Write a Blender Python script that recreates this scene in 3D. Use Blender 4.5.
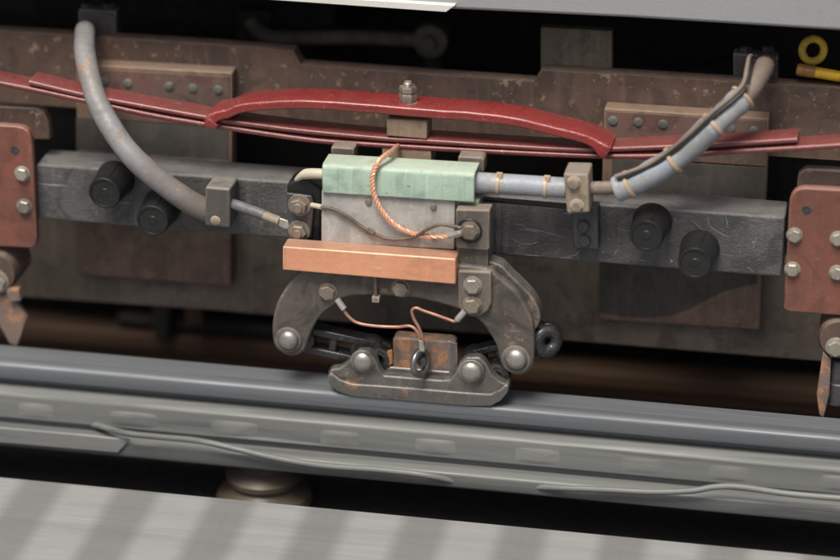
import bpy, bmesh, math, random
from mathutils import Vector, Matrix
random.seed(7)
R = math.radians
S = bpy.context.scene
for o in list(bpy.data.objects): bpy.data.objects.remove(o)
COL = S.collection

# ------------------------------------------------------------------ camera
PITCH, YAW, ROLL, FPX = R(23.33), R(-10.67), R(0.17), 2831.0
PXM = 620.0                                             # photo pixels per metre on the beam's front face
cp, sp, cy, sy = math.cos(PITCH), math.sin(PITCH), math.cos(YAW), math.sin(YAW)
FW = Vector((sy*cp, cy*cp, -sp)); RT0 = Vector((cy, -sy, 0)); UP0 = RT0.cross(FW)
RT = RT0*math.cos(ROLL) + UP0*math.sin(ROLL); UP = -RT0*math.sin(ROLL) + UP0*math.cos(ROLL)
def ray(px, py): return RT*((px-420)/FPX) - UP*((py-280)/FPX) + FW
CAMP = -ray(420, 250)*(FPX/PXM)
cam = bpy.data.objects.new('camera', bpy.data.cameras.new('camera')); COL.objects.link(cam)
cam.matrix_world = Matrix(((RT.x, UP.x, -FW.x, CAMP.x), (RT.y, UP.y, -FW.y, CAMP.y), (RT.z, UP.z, -FW.z, CAMP.z), (0, 0, 0, 1)))
cam.data.sensor_width = 36; cam.data.lens = FPX/840*36
cam.data.clip_start = .05; cam.data.clip_end = 400
cam.data.dof.use_dof = True; cam.data.dof.focus_distance = FPX/PXM - .06; cam.data.dof.aperture_fstop = 1.05
S.camera = cam

# ------------------------------------------------------------------ light
W = bpy.data.worlds.new('World'); S.world = W; W.use_nodes = True
nt = W.node_tree; bg = nt.nodes['Background']
sk = nt.nodes.new('ShaderNodeTexSky'); sk.sky_type = 'NISHITA'; sk.sun_disc = False
SUN_EL, SUN_ROT = R(62), R(192)                         # behind the photographer, a little to the right
sk.sun_elevation = SUN_EL; sk.sun_rotation = SUN_ROT
sk.air_density = .7; sk.dust_density = 6.0; sk.ozone_density = 1.0
nt.links.new(sk.outputs[0], bg.inputs[0]); bg.inputs[1].default_value = .085
sun = bpy.data.objects.new('sun', bpy.data.lights.new('sun', 'SUN')); COL.objects.link(sun)
sun.data.energy = 2.3; sun.data.angle = R(24); sun.data.color = (1, .985, .87)
sd = Vector((math.sin(SUN_ROT)*math.cos(SUN_EL), math.cos(SUN_ROT)*math.cos(SUN_EL), math.sin(SUN_EL)))
sun.rotation_euler = sd.to_track_quat('Z', 'Y').to_euler()
S.view_settings.view_transform = 'Standard'; S.view_settings.look = 'None'
S.view_settings.gamma = 1; S.view_settings.exposure = .52

# ------------------------------------------------------------------ place helpers
def P(px, py, Y):
    """point of the depth plane Y seen at photo pixel px, py"""
    d = ray(px, py); return CAMP + d*((Y-CAMP.y)/d.y)
def ppx(px, py, Y):                                     # metres per photo pixel there
    return (P(px, py, Y)-CAMP).dot(FW)/FPX
def XZ(pts, Y): return [(p.x, p.z) for p in (P(a, b, Y) for a, b in pts)]

# ------------------------------------------------------------------ materials
def node(nt, t, **kw):
    n = nt.nodes.new(t)
    for k, v in kw.items():
        if k in n.inputs.keys() if isinstance(k, str) else False: n.inputs[k].default_value = v
        else: setattr(n, k, v)
    return n
def c4(c): return (c[0], c[1], c[2], 1)
def surf(name, base, dirt=None, dirt_amt=.5, rough=.6, metal=0.0, spots=None, spot_at=.66, spot_scale=90, stretch=(1, 1, 1),
         dust=None, dust_amt=.0, bump=.25, big=7.0, fine=260, scratch=0.0, coat=0.0, scratch_col=(.6, .6, .6), spec=.5, voff=0.0,
         edge=None, edge_amt=.8, edge_r=.0035, grime=.55, drip=.35, specks=.5):
    m = bpy.data.materials.new(name); m.use_nodes = True; t = m.node_tree; L = t.links.new
    b = t.nodes['Principled BSDF']
    geo = t.nodes.new('ShaderNodeNewGeometry'); mp = t.nodes.new('ShaderNodeMapping'); mp.inputs['Scale'].default_value = stretch
    mp.inputs['Location'].default_value = (voff, voff*1.7, voff*.6)
    L(geo.outputs['Position'], mp.inputs[0])
    def noise(sc, det=6, ro=.6, dis=0.0):
        n = t.nodes.new('ShaderNodeTexNoise'); n.inputs['Scale'].default_value = sc; n.inputs['Detail'].default_value = det
        n.inputs['Roughness'].default_value = ro; n.inputs['Distortion'].default_value = dis; L(mp.outputs[0], n.inputs['Vector']); return n
    def ramp(src, a, z, lo=0.0, hi=1.0):
        r = t.nodes.new('ShaderNodeMapRange'); r.inputs[1].default_value = a; r.inputs[2].default_value = z
        r.inputs[3].default_value = lo; r.inputs[4].default_value = hi; r.interpolation_type = 'SMOOTHSTEP'; L(src, r.inputs[0]); return r.outputs[0]
    def mix(f, a, c, mode='MIX'):
        x = t.nodes.new('ShaderNodeMix'); x.data_type = 'RGBA'; x.blend_type = mode
        if isinstance(f, float): x.inputs[0].default_value = f
        else: L(f, x.inputs[0])
        for s, v in ((x.inputs[6], a), (x.inputs[7], c)):
            if isinstance(v, tuple): s.default_value = c4(v)
            else: L(v, s)
        return x.outputs[2]
    n1 = noise(big, 8, .65, .3); n2 = noise(fine, 4, .7); n3 = noise(spot_scale, 5, .65, .2); n4 = noise(big*5, 6, .7)
    col = base
    dirt = dirt or tuple(v*.45 for v in base)
    col = mix(ramp(n1.outputs[0], .36, .66, 0, dirt_amt), col, dirt)
    col = mix(ramp(n4.outputs[0], .42, .72, 0, dirt_amt*.7), col, dirt)
    if spots: col = mix(ramp(n3.outputs[0], spot_at, spot_at+.06), col, spots)
    col = mix(ramp(n2.outputs[0], .25, .75, .0, .35), col, tuple(v*.55 for v in base))
    tone = lambda k: tuple(v*k for v in base)
    if grime:                                            # oily blotches
        ng = noise(15, 4, .55, 1.2); col = mix(ramp(ng.outputs[0], .50, .64, 0, grime), col, tuple(.3*v+.008 for v in base))
    if drip:                                             # run marks down the faces
        md = t.nodes.new('ShaderNodeMapping'); md.inputs['Scale'].default_value = (75, 75, 5); L(geo.outputs['Position'], md.inputs[0])
        nd = t.nodes.new('ShaderNodeTexNoise'); nd.inputs['Scale'].default_value = 1; nd.inputs['Detail'].default_value = 4; L(md.outputs[0], nd.inputs['Vector'])
        col = mix(ramp(nd.outputs[0], .54, .70, 0, drip), col, tone(.5)); col = mix(ramp(nd.outputs[0], .44, .30, 0, drip*.6), col, tone(1.5))
    if specks:                                           # grit
        vs = t.nodes.new('ShaderNodeTexVoronoi'); vs.inputs['Scale'].default_value = 210; L(mp.outputs[0], vs.inputs['Vector'])
        sp2 = t.nodes.new('ShaderNodeMath'); sp2.operation = 'MULTIPLY'; L(ramp(vs.outputs['Distance'], .30, .16), sp2.inputs[0]); L(ramp(n3.outputs[0], .52, .64, 0, specks), sp2.inputs[1])
        col = mix(sp2.outputs[0], col, tuple(min(.7, .10+1.7*v) for v in base))
    if edge:                                             # paint and skin worn off the real edges
        bv = t.nodes.new('ShaderNodeBevel'); bv.samples = 4; bv.inputs['Radius'].default_value = edge_r
        dt = t.nodes.new('ShaderNodeVectorMath'); dt.operation = 'DOT_PRODUCT'; L(bv.outputs[0], dt.inputs[0]); L(geo.outputs['True Normal'], dt.inputs[1])
        me_ = t.nodes.new('ShaderNodeMath'); me_.operation = 'MULTIPLY'; L(ramp(dt.outputs['Value'], .985, .90), me_.inputs[0]); L(ramp(n4.outputs[0], .36, .58, .1, edge_amt), me_.inputs[1])
        col = mix(me_.outputs[0], col, edge)
    if scratch:
        w = t.nodes.new('ShaderNodeTexNoise'); ms = t.nodes.new('ShaderNodeMapping')
        ms.inputs['Rotation'].default_value = (0, R(27), 0); ms.inputs['Scale'].default_value = (6, 30, 150)
        L(geo.outputs['Position'], ms.inputs[0]); L(ms.outputs[0], w.inputs['Vector']); w.inputs['Scale'].default_value = 1.2; w.inputs['Detail'].default_value = 3
        col = mix(ramp(w.outputs[0], .70, .74, 0, scratch), col, scratch_col)
    if dust:
        sx = t.nodes.new('ShaderNodeSeparateXYZ'); L(geo.outputs['Normal'], sx.inputs[0])
        u = ramp(sx.outputs[2], .3, .95, 0, dust_amt)
        mm = t.nodes.new('ShaderNodeMath'); mm.operation = 'MULTIPLY'; L(u, mm.inputs[0]); L(ramp(n4.outputs[0], .25, .6, .35, 1), mm.inputs[1])
        col = mix(mm.outputs[0], col, dust)
    L(col, b.inputs['Base Color'])
    b.inputs['Metallic'].default_value = metal
    L(ramp(n4.outputs[0], .3, .7, max(.05, rough-.12), min(1, rough+.14)), b.inputs['Roughness'])
    b.inputs['Specular IOR Level'].default_value = spec
    b.inputs['Coat Weight'].default_value = coat; b.inputs['Coat Roughness'].default_value = .16
    if bump:
        bp = t.nodes.new('ShaderNodeBump'); bp.inputs['Strength'].default_value = bump; bp.inputs['Distance'].default_value = .0025
        ad = t.nodes.new('ShaderNodeMath'); ad.operation = 'ADD'; L(n2.outputs[0], ad.inputs[0]); L(n3.outputs[0], ad.inputs[1])
        L(ad.outputs[0], bp.inputs['Height']); L(bp.outputs[0], b.inputs['Normal'])
    return m

M = {}
M['frame'] = surf('brown_frame_paint', (.138, .084, .064), (.066, .046, .037), .9, .62, spots=(.30, .21, .14), spot_at=.60, spot_scale=60, dust=(.2, .15, .12), dust_amt=.6, edge=(.2,.15,.11), specks=.9)
M['framelow'] = surf('lightened_olive_frame_paint', (.235, .19, .145), (.145, .115, .088), .9, .68, spots=(.07, .065, .06), spot_at=.68, spot_scale=26, bump=.3)  # olive base made paler: light missing under the beam is put into the colour
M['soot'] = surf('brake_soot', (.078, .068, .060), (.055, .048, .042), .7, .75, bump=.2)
M['block'] = surf('brown_block_paint', (.225, .142, .098), (.125, .086, .063), .85, .62, spots=(.28, .18, .13), spot_at=.70, spot_scale=60, dust=(.22, .155, .115), dust_amt=.7, edge=(.26, .19, .13), edge_amt=.4, specks=.7)
M['blockred'] = surf('dull_red_block_paint', (.165, .080, .066), (.115, .088, .072), .95, .6, spots=(.10, .075, .065), spot_at=.6, spot_scale=40, dust=(.22, .155, .115), dust_amt=.7, specks=.7)
M['beam'] = surf('grey_beam_paint', (.118, .115, .116), (.06, .058, .056), .9, .42, spots=(.2, .19, .19), spot_at=.69, spot_scale=120, scratch=.55, scratch_col=(.42, .42, .44), dust=(.19, .18, .18), dust_amt=.75, bump=.8, edge=(.32,.31,.31), grime=.75, drip=.5)
M['plate'] = surf('faded_red_plate_paint', (.215, .078, .054), (.12, .056, .042), .7, .55, spots=(.36, .18, .15), spot_at=.71, spot_scale=80, dust=(.32, .18, .15), dust_amt=.5, edge=(.40, .22, .17), grime=.4, drip=.2)
M['red'] = surf('glossy_red_spring_paint', (.275, .030, .028), (.17, .024, .022), .6, .24, spots=(.42, .16, .14), spot_at=.645, spot_scale=95, coat=.75, bump=.55, dust=(.28, .07, .068), dust_amt=.3, edge=(.36,.12,.11), edge_amt=.5, grime=.15, drip=.1, specks=.6)
M['leaf'] = surf('red_leaf_paint', (.2, .04, .04), (.12, .036, .034), .6, .36, spots=(.42, .24, .22), spot_at=.655, spot_scale=90, coat=.4, bump=.4, dust=(.24, .085, .075), dust_amt=.4, edge=(.42,.24,.22), edge_amt=.5, grime=.3, drip=.1)
M['green'] = surf('pale_green_cover', (.39, .52, .425), (.33, .43, .345), .6, .5, spots=(.24, .19, .125), spot_at=.625, spot_scale=75, dust=(.40, .44, .36), dust_amt=.7, bump=.15, edge=(.22,.15,.10), edge_amt=.9, grime=.38, drip=.42)
M['fuse'] = surf('pale_grey_fuse_body', (.47, .46, .435), (.33, .315, .29), .8, .55, spots=(.16, .145, .13), spot_at=.69, spot_scale=50, bump=.2, edge=(.28,.22,.16), grime=.32, drip=.3)
M['copper'] = surf('dull_copper', (.95, .46, .28), (.76, .34, .2), .6, .36, metal=.4, spots=(.78, .56, .42), spot_at=.68, spot_scale=70, stretch=(.5, 1, 1.5), dust=(.42, .27, .2), dust_amt=.75, bump=.12, edge=(.95,.66,.52), edge_amt=.6, grime=.25, drip=.12, specks=.3)
M['wirecu'] = surf('bare_copper_wire', (.52, .265, .185), (.27, .15, .115), .8, .42, metal=.45, bump=.1)
M['wirebr'] = surf('brown_wire', (.17, .12, .09), (.1, .08, .06), .6, .5, bump=.1)
M['iron'] = surf('brownish_cast_iron', (.17, .14, .12), (.10, .085, .075), .7, .6, spots=(.26, .19, .14), spot_at=.66, spot_scale=50, dust=(.3, .24, .19), dust_amt=.6, bump=.4, edge=(.40,.32,.24), grime=.6)
M['cast'] = surf('grey_cast_steel', (.135, .117, .101), (.064, .053, .046), .7, .55, metal=.15, spots=(.26, .17, .115), spot_at=.585, spot_scale=20, dust=(.2, .19, .18), dust_amt=.5, bump=.4, edge=(.36,.34,.32), edge_amt=.7, grime=.8)
M['shoe'] = surf('worn_shoe_steel', (.175, .163, .152), (.10, .088, .08), .7, .40, metal=.4, spots=(.30, .18, .12), spot_at=.62, spot_scale=22, bump=.3, edge=(.5,.48,.46), edge_amt=.8, grime=.7)
M['rusty'] = surf('rusty_block', (.20, .145, .12), (.14, .105, .09), .7, .7, spots=(.36, .17, .085), spot_at=.50, spot_scale=38, bump=.4, grime=.5)
M['orange'] = surf('orange_rust', (.42, .19, .05), (.2, .1, .05), .9, .7, bump=.3)
M['grease'] = surf('greasy_black_steel', (.018, .018, .02), (.035, .033, .032), .5, .22, spots=(.12, .11, .10), spot_at=.68, spot_scale=90, coat=.5, bump=.9)
M['scuff'] = surf('bare_scratch', (.29, .29, .30), (.2, .2, .21), .9, .5, bump=.1, big=40, grime=0,drip=0,specks=0)
M['rubber'] = surf('black_rubber', (.011, .012, .013), (.022, .022, .022), .5, .42, bump=.12, coat=.12, spec=.4, grime=0, drip=0, specks=.2)
M['bolt'] = surf('zinc_bolt', (.42, .39, .33), (.25, .21, .17), .7, .42, metal=.45, spots=(.2, .14, .1), spot_at=.68, bump=.2)
M['boltbr'] = surf('rusty_bolt', (.27, .225, .185), (.17, .13, .1), .7, .5, metal=.3, spots=(.3, .17, .1), spot_at=.66, bump=.25)
M['boltdk'] = surf('dark_bolt', (.085, .085, .088), (.05, .05, .05), .6, .42, metal=.3, bump=.25)
M['dome'] = surf('polished_dome', (.50, .475, .44), (.33, .29, .25), .6, .40, metal=.8, bump=.1, spots=(.4, .3, .22), spot_at=.72, grime=.3, drip=0, specks=0)
M['plug'] = surf('painted_over_rivet', (.13, .13, .12), (.1, .09, .08), .6, .6, bump=.2)
M['hose'] = surf('grey_hose', (.25, .255, .268), (.17, .135, .108), .95, .48, spots=(.28, .19, .13), spot_at=.56, spot_scale=22, bump=.2, grime=.3, drip=0)
M['wrap'] = surf('blue_grey_wrap', (.30, .335, .385), (.30, .265, .24), .8, .5, spots=(.33, .25, .18), spot_at=.63, spot_scale=24, bump=.25, grime=.35, drip=0)
M['brhose'] = surf('dusty_brown_cable', (.235, .185, .155), (.16, .125, .105), .7, .6, spots=(.34, .25, .19), spot_at=.66, spot_scale=30, bump=.25)
M['greycab'] = surf('grey_cable', (.15, .15, .155), (.1, .1, .1), .6, .5, bump=.15)
M['tie'] = surf('tan_cable_tie', (.52, .38, .25), (.36, .25, .17), .6, .5, bump=.1, grime=.2,drip=0,specks=0)
M['steelring'] = surf('dark_bright_steel', (.26, .26, .26), (.15, .14, .13), .6, .3, metal=.8, bump=.1, grime=.3, drip=0, specks=0)
M['white'] = surf('off_white_insulation', (.62, .56, .45), (.45, .38, .28), .6, .5, bump=.1, grime=.2,drip=0,specks=0)
M['tag'] = surf('tinned_lug', (.55, .53, .5), (.36, .32, .28), .6, .36, metal=.5, bump=.1)
M['tan'] = surf('tan_packing', (.28, .2, .14), (.2, .14, .1), .7, .7, spots=(.4, .3, .22), spot_at=.68, dust=(.33, .25, .19), dust_amt=.5)
M['clamp'] = surf('dusty_clamp_steel', (.36, .29, .215), (.24, .19, .145), .7, .6, spots=(.2, .15, .12), spot_at=.66, dust=(.2, .165, .15), dust_amt=.9, edge=(.55,.44,.32))
M['clampg'] = surf('grey_clamp_steel', (.105, .10, .094), (.07, .06, .05), .7, .46, spots=(.3, .22, .15), spot_at=.66, dust=(.26, .24, .22), dust_amt=.7, edge=(.45,.38,.3), grime=.6)
M['dark'] = surf('dark_underframe', (.035, .033, .028), (.022, .02, .018), .7, .75, bump=.3)
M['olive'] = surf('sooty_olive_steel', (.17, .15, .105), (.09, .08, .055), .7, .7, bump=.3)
M['body'] = surf('grey_body_paint', (.33, .337, .35), (.29, .295, .305), .6, .38, spots=(.5, .47, .43), spot_at=.77, spot_scale=60, bump=.04, big=3, grime=0, drip=0, specks=.15)
M['lip'] = surf('white_lip', (.72, .71, .68), (.6, .59, .55), .5, .5, bump=.05, grime=0,drip=0,specks=0)
M['yellow'] = surf('yellow_paint', (.80, .50, .02), (.6, .34, .02), .6, .42, spots=(.3, .17, .05), spot_at=.68, bump=.1)
M['tiprust'] = surf('rust_stained_yellow', (.42, .2, .05), (.3, .13, .04), .7, .5, bump=.1)
M['yellowdk'] = surf('dirty_yellow', (.85, .6, .06), (.5, .34, .05), .8, .6, bump=.2)
M['rail'] = surf('polished_rail_head', (.195, .208, .225), (.145, .153, .165), .7, .56, metal=.4, stretch=(.05, 3, 3), bump=.06, big=12, spot_scale=50, grime=.4, drip=0, specks=0)
M['railside'] = surf('grey_rail_side', (.20, .207, .20), (.135, .139, .134), .8, .55, metal=.1, stretch=(.06, 2, 2), spots=(.33, .33, .32), spot_at=.66, spot_scale=30, bump=.1, grime=.55, drip=0, specks=0)
M['pad'] = surf('pale_rail_pad', (.212, .218, .211), (.145, .149, .144), .7, .55, stretch=(.2, 2, 2), bump=.06, grime=.45, drip=0, specks=0)
M['rustrail'] = surf('rust_brown_rail', (.14, .076, .042), (.09, .055, .034), .8, .8, stretch=(.08, 2, 2), bump=.1, drip=0, specks=0, grime=.3)
M['ceramic'] = surf('glazed_ceramic', (.17, .135, .095), (.085, .066, .05), .9, .45, bump=.05, stretch=(.3, 1, 1), drip=0,specks=0,grime=.5)
M['ballast'] = surf('dark_ballast', (.03, .028, .025), (.018, .017, .015), .8, .9, bump=1.0, fine=90)

def plank_mat():
    m = surf('weathered_grey_board', (.285, .285, .285), (.225, .225, .225), .8, .7, stretch=(.09, 2.2, 1), spots=(.43, .43, .43), spot_at=.68, spot_scale=30, bump=.1, grime=.12, drip=0, specks=.2)
    t = m.node_tree; L = t.links.new; b = t.nodes['Principled BSDF']
    src = b.inputs['Base Color'].links[0].from_socket
    tc = t.nodes.new('ShaderNodeTexCoord'); sx = t.nodes.new('ShaderNodeSeparateXYZ'); L(tc.outputs['Object'], sx.inputs[0])
    ab = t.nodes.new('ShaderNodeMath'); ab.operation = 'ABSOLUTE'; L(sx.outputs[0], ab.inputs[0])
    r = t.nodes.new('ShaderNodeMapRange'); r.interpolation_type = 'SMOOTHSTEP'
    for i, v in ((1, .026), (2, .058), (3, 0), (4, .62)): r.inputs[i].default_value = v
    L(ab.outputs[0], r.inputs[0])
    x = t.nodes.new('ShaderNodeMix'); x.data_type = 'RGBA'; L(r.outputs[0], x.inputs[0]); L(src, x.inputs[6]); x.inputs[7].default_value = (.11, .11, .108, 1)
    L(x.outputs[2], b.inputs['Base Color']); return m
M['plank'] = plank_mat()

# ------------------------------------------------------------------ mesh helpers
def finish(name, bm, mat, parent=None, bevel=0.0, seg=2, smooth=True, ang=38):
    bmesh.ops.remove_doubles(bm, verts=bm.verts, dist=1e-6)
    bmesh.ops.recalc_face_normals(bm, faces=bm.faces)
    me = bpy.data.meshes.new(name); bm.to_mesh(me); bm.free()
    if smooth:
        me.polygons.foreach_set('use_smooth', [True]*len(me.polygons)); me.set_sharp_from_angle(angle=R(ang))
    me.materials.append(M[mat] if isinstance(mat, str) else mat)
    o = bpy.data.objects.new(name, me); COL.objects.link(o)
    # origin at the middle of the shape
    c = sum((v.co for v in me.vertices), Vector())/max(1, len(me.vertices))
    me.transform(Matrix.Translation(-c)); o.location = c
    if bevel:
        md = o.modifiers.new('bevel', 'BEVEL'); md.width = bevel; md.segments = seg; md.limit_method = 'ANGLE'; md.angle_limit = R(35)
    if parent: attach(o, parent)
    return o
WLOC = {}
def world_loc(o):
    v = o.location.copy(); p = o.parent
    while p: v = v + p.location; p = p.parent
    return v
def attach(o, parent):
    w = world_loc(o); o.parent = parent; o.location = w - world_loc(parent)
def thing(name, label, cat, loc, group=None):
    o = bpy.data.objects.new(name, None); COL.objects.link(o); o.location = loc; o.empty_display_size = .02
    return tag(o, label, cat, group)
def tag(o, label, cat, group=None):
    o['label'] = label; o['category'] = cat
    if group: o['group'] = group
    return o
def struct(o): o['kind'] = 'structure'; return o

def box(bm, a, b):
    x0, y0, z0 = a; x1, y1, z1 = b
    v = [bm.verts.new(p) for p in ((x0,y0,z0),(x1,y0,z0),(x1,y1,z0),(x0,y1,z0),(x0,y0,z1),(x1,y0,z1),(x1,y1,z1),(x0,y1,z1))]
    for f in ((0,3,2,1),(4,5,6,7),(0,1,5,4),(1,2,6,5),(2,3,7,6),(3,0,4,7)): bm.faces.new([v[i] for i in f])
def prism(bm, xz, y0, y1):
    f = [bm.verts.new((x, y0, z)) for x, z in xz]; k = [bm.verts.new((x, y1, z)) for x, z in xz]; n = len(xz)
    a = bm.faces.new(f); b = bm.faces.new(k[::-1])
    for i in range(n): bm.faces.new((f[i], k[i], k[(i+1) % n], f[(i+1) % n]))
def spline(pts, n=8, closed=False):
    pts = [Vector(p) for p in pts]; out = []; m = len(pts)
    for i in range(m if closed else m-1):
        g = lambda j: pts[j % m] if closed else pts[min(max(j, 0), m-1)]
        p0, p1, p2, p3 = g(i-1), g(i), g(i+1), g(i+2)
        for k in range(n):
            t = k/n
            out.append(.5*((2*p1)+(p2-p0)*t+(2*p0-5*p1+4*p2-p3)*t*t+(3*p1-p0-3*p2+p3)*t**3))
    if not closed: out.append(pts[-1])
    return out
def tube(bm, pts, r, seg=14, cap=True, rfun=None):
    n = len(pts); prev = None; rings = []
    for i, p in enumerate(pts):
        t = (pts[min(i+1, n-1)]-pts[max(i-1, 0)]).normalized()
        if prev is None: nrm = t.orthogonal().normalized()
        else: nrm = (prev - t*prev.dot(t)).normalized()
        prev = nrm; bn = t.cross(nrm); rr = rfun(i/(n-1)) if rfun else r
        rings.append([bm.verts.new(p+(nrm*math.cos(a)+bn*math.sin(a))*rr) for a in (2*math.pi*k/seg for k in range(seg))])
    for a, b in zip(rings, rings[1:]):
        for k in range(seg): bm.faces.new((a[k], a[(k+1) % seg], b[(k+1) % seg], b[k]))
    if cap: bm.faces.new(rings[0][::-1]); bm.faces.new(rings[-1])
def lathe(bm, o, axis, prof, seg=24, phase=0.0):
    """prof: list of (radius, distance along axis)"""
    axis = Vector(axis).normalized(); u = axis.orthogonal().normalized(); w = axis.cross(u); o = Vector(o); rings = []
    for r, h in prof:
        if r <= 1e-7: rings.append([bm.verts.new(o+axis*h)])
        else: rings.append([bm.verts.new(o+axis*h+(u*math.cos(a)+w*math.sin(a))*r) for a in (2*math.pi*k/seg+phase for k in range(seg))])
    for a, b in zip(rings, rings[1:]):
        for k in range(seg):
            k2 = (k+1) % seg
            if len(a) == 1 and len(b) == 1: continue
            if len(a) == 1: bm.faces.new((a[0], b[k], b[k2]))
            elif len(b) == 1: bm.faces.new((a[k], a[k2], b[0]))
            else: bm.faces.new((a[k], a[k2], b[k2], b[k]))
    if len(rings[0]) > 1: bm.faces.new(rings[0][::-1])
    if len(rings[-1]) > 1: bm.faces.new(rings[-1])
def torus(bm, o, axis, Rr, r, seg=28, sseg=10):
    axis = Vector(axis).normalized(); u = axis.orthogonal().normalized(); w = axis.cross(u); o = Vector(o); g = []
    for i in range(seg):
        a = 2*math.pi*i/seg; d = u*math.cos(a)+w*math.sin(a)
        g.append([bm.verts.new(o+d*(Rr+r*math.cos(b))+axis*r*math.sin(b)) for b in (2*math.pi*k/sseg for k in range(sseg))])
    for i in range(seg):
        for k in range(sseg): bm.faces.new((g[i][k], g[(i+1) % seg][k], g[(i+1) % seg][(k+1) % sseg], g[i][(k+1) % sseg]))
def slab(name, px, Y, depth, mat, parent=None, bevel=.002, smooth_outline=0, seg=2):
    """outline given in photo pixels on depth plane Y, extruded away from the viewer"""
    pts = XZ(px, Y)
    if smooth_outline: pts = [(v.x, v.y) for v in spline([(a, b, 0) for a, b in pts], smooth_outline, True)]
    bm = bmesh.new(); prism(bm, pts, Y, Y+depth); return finish(name, bm, mat, parent, bevel, seg)
def sweep(bm, pts, sec):
    """pts: (x,z) path; sec: list of (y, n) - n along the path normal"""
    n = len(pts); rings = []
    for i, (x, z) in enumerate(pts):
        a = pts[max(i-1, 0)]; b = pts[min(i+1, n-1)]; t = Vector((b[0]-a[0], b[1]-a[1])).normalized(); nr = Vector((-t.y, t.x))
        rings.append([bm.verts.new((x+nr.x*q, y, z+nr.y*q)) for y, q in sec])
    m = len(sec)
    for a, b in zip(rings, rings[1:]):
        for k in range(m): bm.faces.new((a[k], b[k], b[(k+1) % m], a[(k+1) % m]))
    bm.faces.new(rings[0]); bm.faces.new(rings[-1][::-1])
def round_rect(y0, y1, n0, n1, r, k=3):
    out = []
    for (cy_, cn, a0) in ((y1-r, n1-r, 0), (y0+r, n1-r, 90), (y0+r, n0+r, 180), (y1-r, n0+r, 270)):
        for i in range(k+1):
            a = R(a0+90*i/k); out.append((cy_+r*math.cos(a), cn+r*math.sin(a)))
    return out

# shared fastener meshes, unit radius, pointing at the viewer (-Y), base at y=0
def bolt_mesh(kind):
    bm = bmesh.new(); ax = (0, -1, 0)
    if kind == 'hex':
        lathe(bm, (0,0,0), ax, [(1.18,0),(1.18,.12),(1.1,.16)], 24)
        lathe(bm, (0,-.14,0), ax, [(1,0),(1,.5),(.86,.62),(.3,.63),(0,.63)], 6)
    elif kind == 'nut':
        lathe(bm, (0,0,0), ax, [(1.3,0),(1.3,.12),(1.24,.16)], 28)
        lathe(bm, (0,-.14,0), ax, [(1,0),(1,.62),(.86,.75),(.6,.76)], 6)
        lathe(bm, (0,-.6,0), ax, [(.55,0),(.55,.55),(.48,.62),(0,.62)], 18)
    elif kind == 'dome':
        lathe(bm, (0,0,0), ax, [(1.0,0)]+[(math.cos(a), .1+.62*math.sin(a)) for a in (R(d) for d in range(0, 90, 11))]+[(.12,.72),(.1,.66),(0,.66)], 28)
    elif kind == 'round':
        lathe(bm, (0,0,0), ax, [(1,0),(1,.45),(.85,.62),(.4,.68),(0,.68)], 20)
    elif kind == 'rivet':
        lathe(bm, (0,0,0), ax, [(1,0),(.96,.1),(.8,.22),(.4,.3),(0,.31)], 18)
    bmesh.ops.recalc_face_normals(bm, faces=bm.faces)
    me = bpy.data.meshes.new(kind+'_head'); bm.to_mesh(me); bm.free()
    me.polygons.foreach_set('use_smooth', [True]*len(me.polygons)); me.set_sharp_from_angle(angle=R(30))
    return me
BM = {k: bolt_mesh(k) for k in ('hex', 'nut', 'dome', 'round', 'rivet')}
BMM = {}
def bolt(kind, px, py, Y, rpx, mat, parent, name='bolt', axis=None):
    key = (kind, mat)
    if key not in BMM:
        me = BM[kind].copy(); me.materials.clear(); me.materials.append(M[mat]); BMM[key] = me
    o = bpy.data.objects.new(name, BMM[key]); COL.objects.link(o)
    p = P(px, py, Y); s = rpx*ppx(px, py, Y); o.location = p; o.scale = (s, s, s); o.rotation_euler = (0, random.uniform(0, 6), 0)
    if axis: o.rotation_euler = Vector((0,-1,0)).rotation_difference(Vector(axis)).to_euler()
    attach(o, parent); return o

# ================================================================== THE LARGE STRUCTURE
YB = 0.0          # beam front
YF = .17          # bogie frame front
# --- ground
rail_foot_z = P(0, 443, -.125).z
gz = rail_foot_z - .10
bm = bmesh.new(); box(bm, (-60, -60, gz-.3), (60, 60, gz)); struct(finish('ground', bm, 'ballast'))

# --- car body above
bot = [(-260, -28), (120, -8), (285, .5), (450, 9.5), (630, 18), (840, 31), (1150, 52)]
YP = .10
xz = XZ(bot, YP); zt = xz[3][1]+1.7
train = thing('train_body', 'pale grey train body side panel along the top right above the bogie', 'train', Vector((0, YP, xz[3][1])))
bm = bmesh.new(); prism(bm, [(-2.6, xz[0][1])]+xz+[(2.6, xz[-1][1]), (2.6, zt), (-2.6, zt)], YP, YP+.045); finish('skirt_panel', bm, 'body', train, .006, 3)
zl = min(z for x, z in xz)
bm = bmesh.new(); box(bm, (-2.6, YP+.05, zl+.12), (2.6, 2.7, zl+.2)); finish('underfloor', bm, 'dark', train)
slab('white_lip', [(262, -7), (455, 5.5), (446, 12.2), (258, -1)], YP-.012, .02, 'lip', train, .001)
# --- cover panels deep under the car, and a backing added to block far-side light
inner = thing('underframe_backing', 'black light blocking casing deep under the car behind the bogie frame', 'backing', Vector((0, .95, gz)))
zc = P(420, -20, .95).z
bm = bmesh.new(); box(bm, (-2.6, .95, gz+.01), (2.6, 1.05, zl+.115)); finish('light_block_panel', bm, 'dark', inner)
for i, (a, b) in enumerate(((150, 240), (470, 580), (588, 690), (694, 790))):
    q0 = P(a, 330, .80); q1 = P(b, 330, .80)
    bm = bmesh.new(); box(bm, (q0.x, .80, gz+.1), (q1.x, .949, q0.z+.14)); finish('cover_panel', bm, 'olive', inner, .004)
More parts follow.
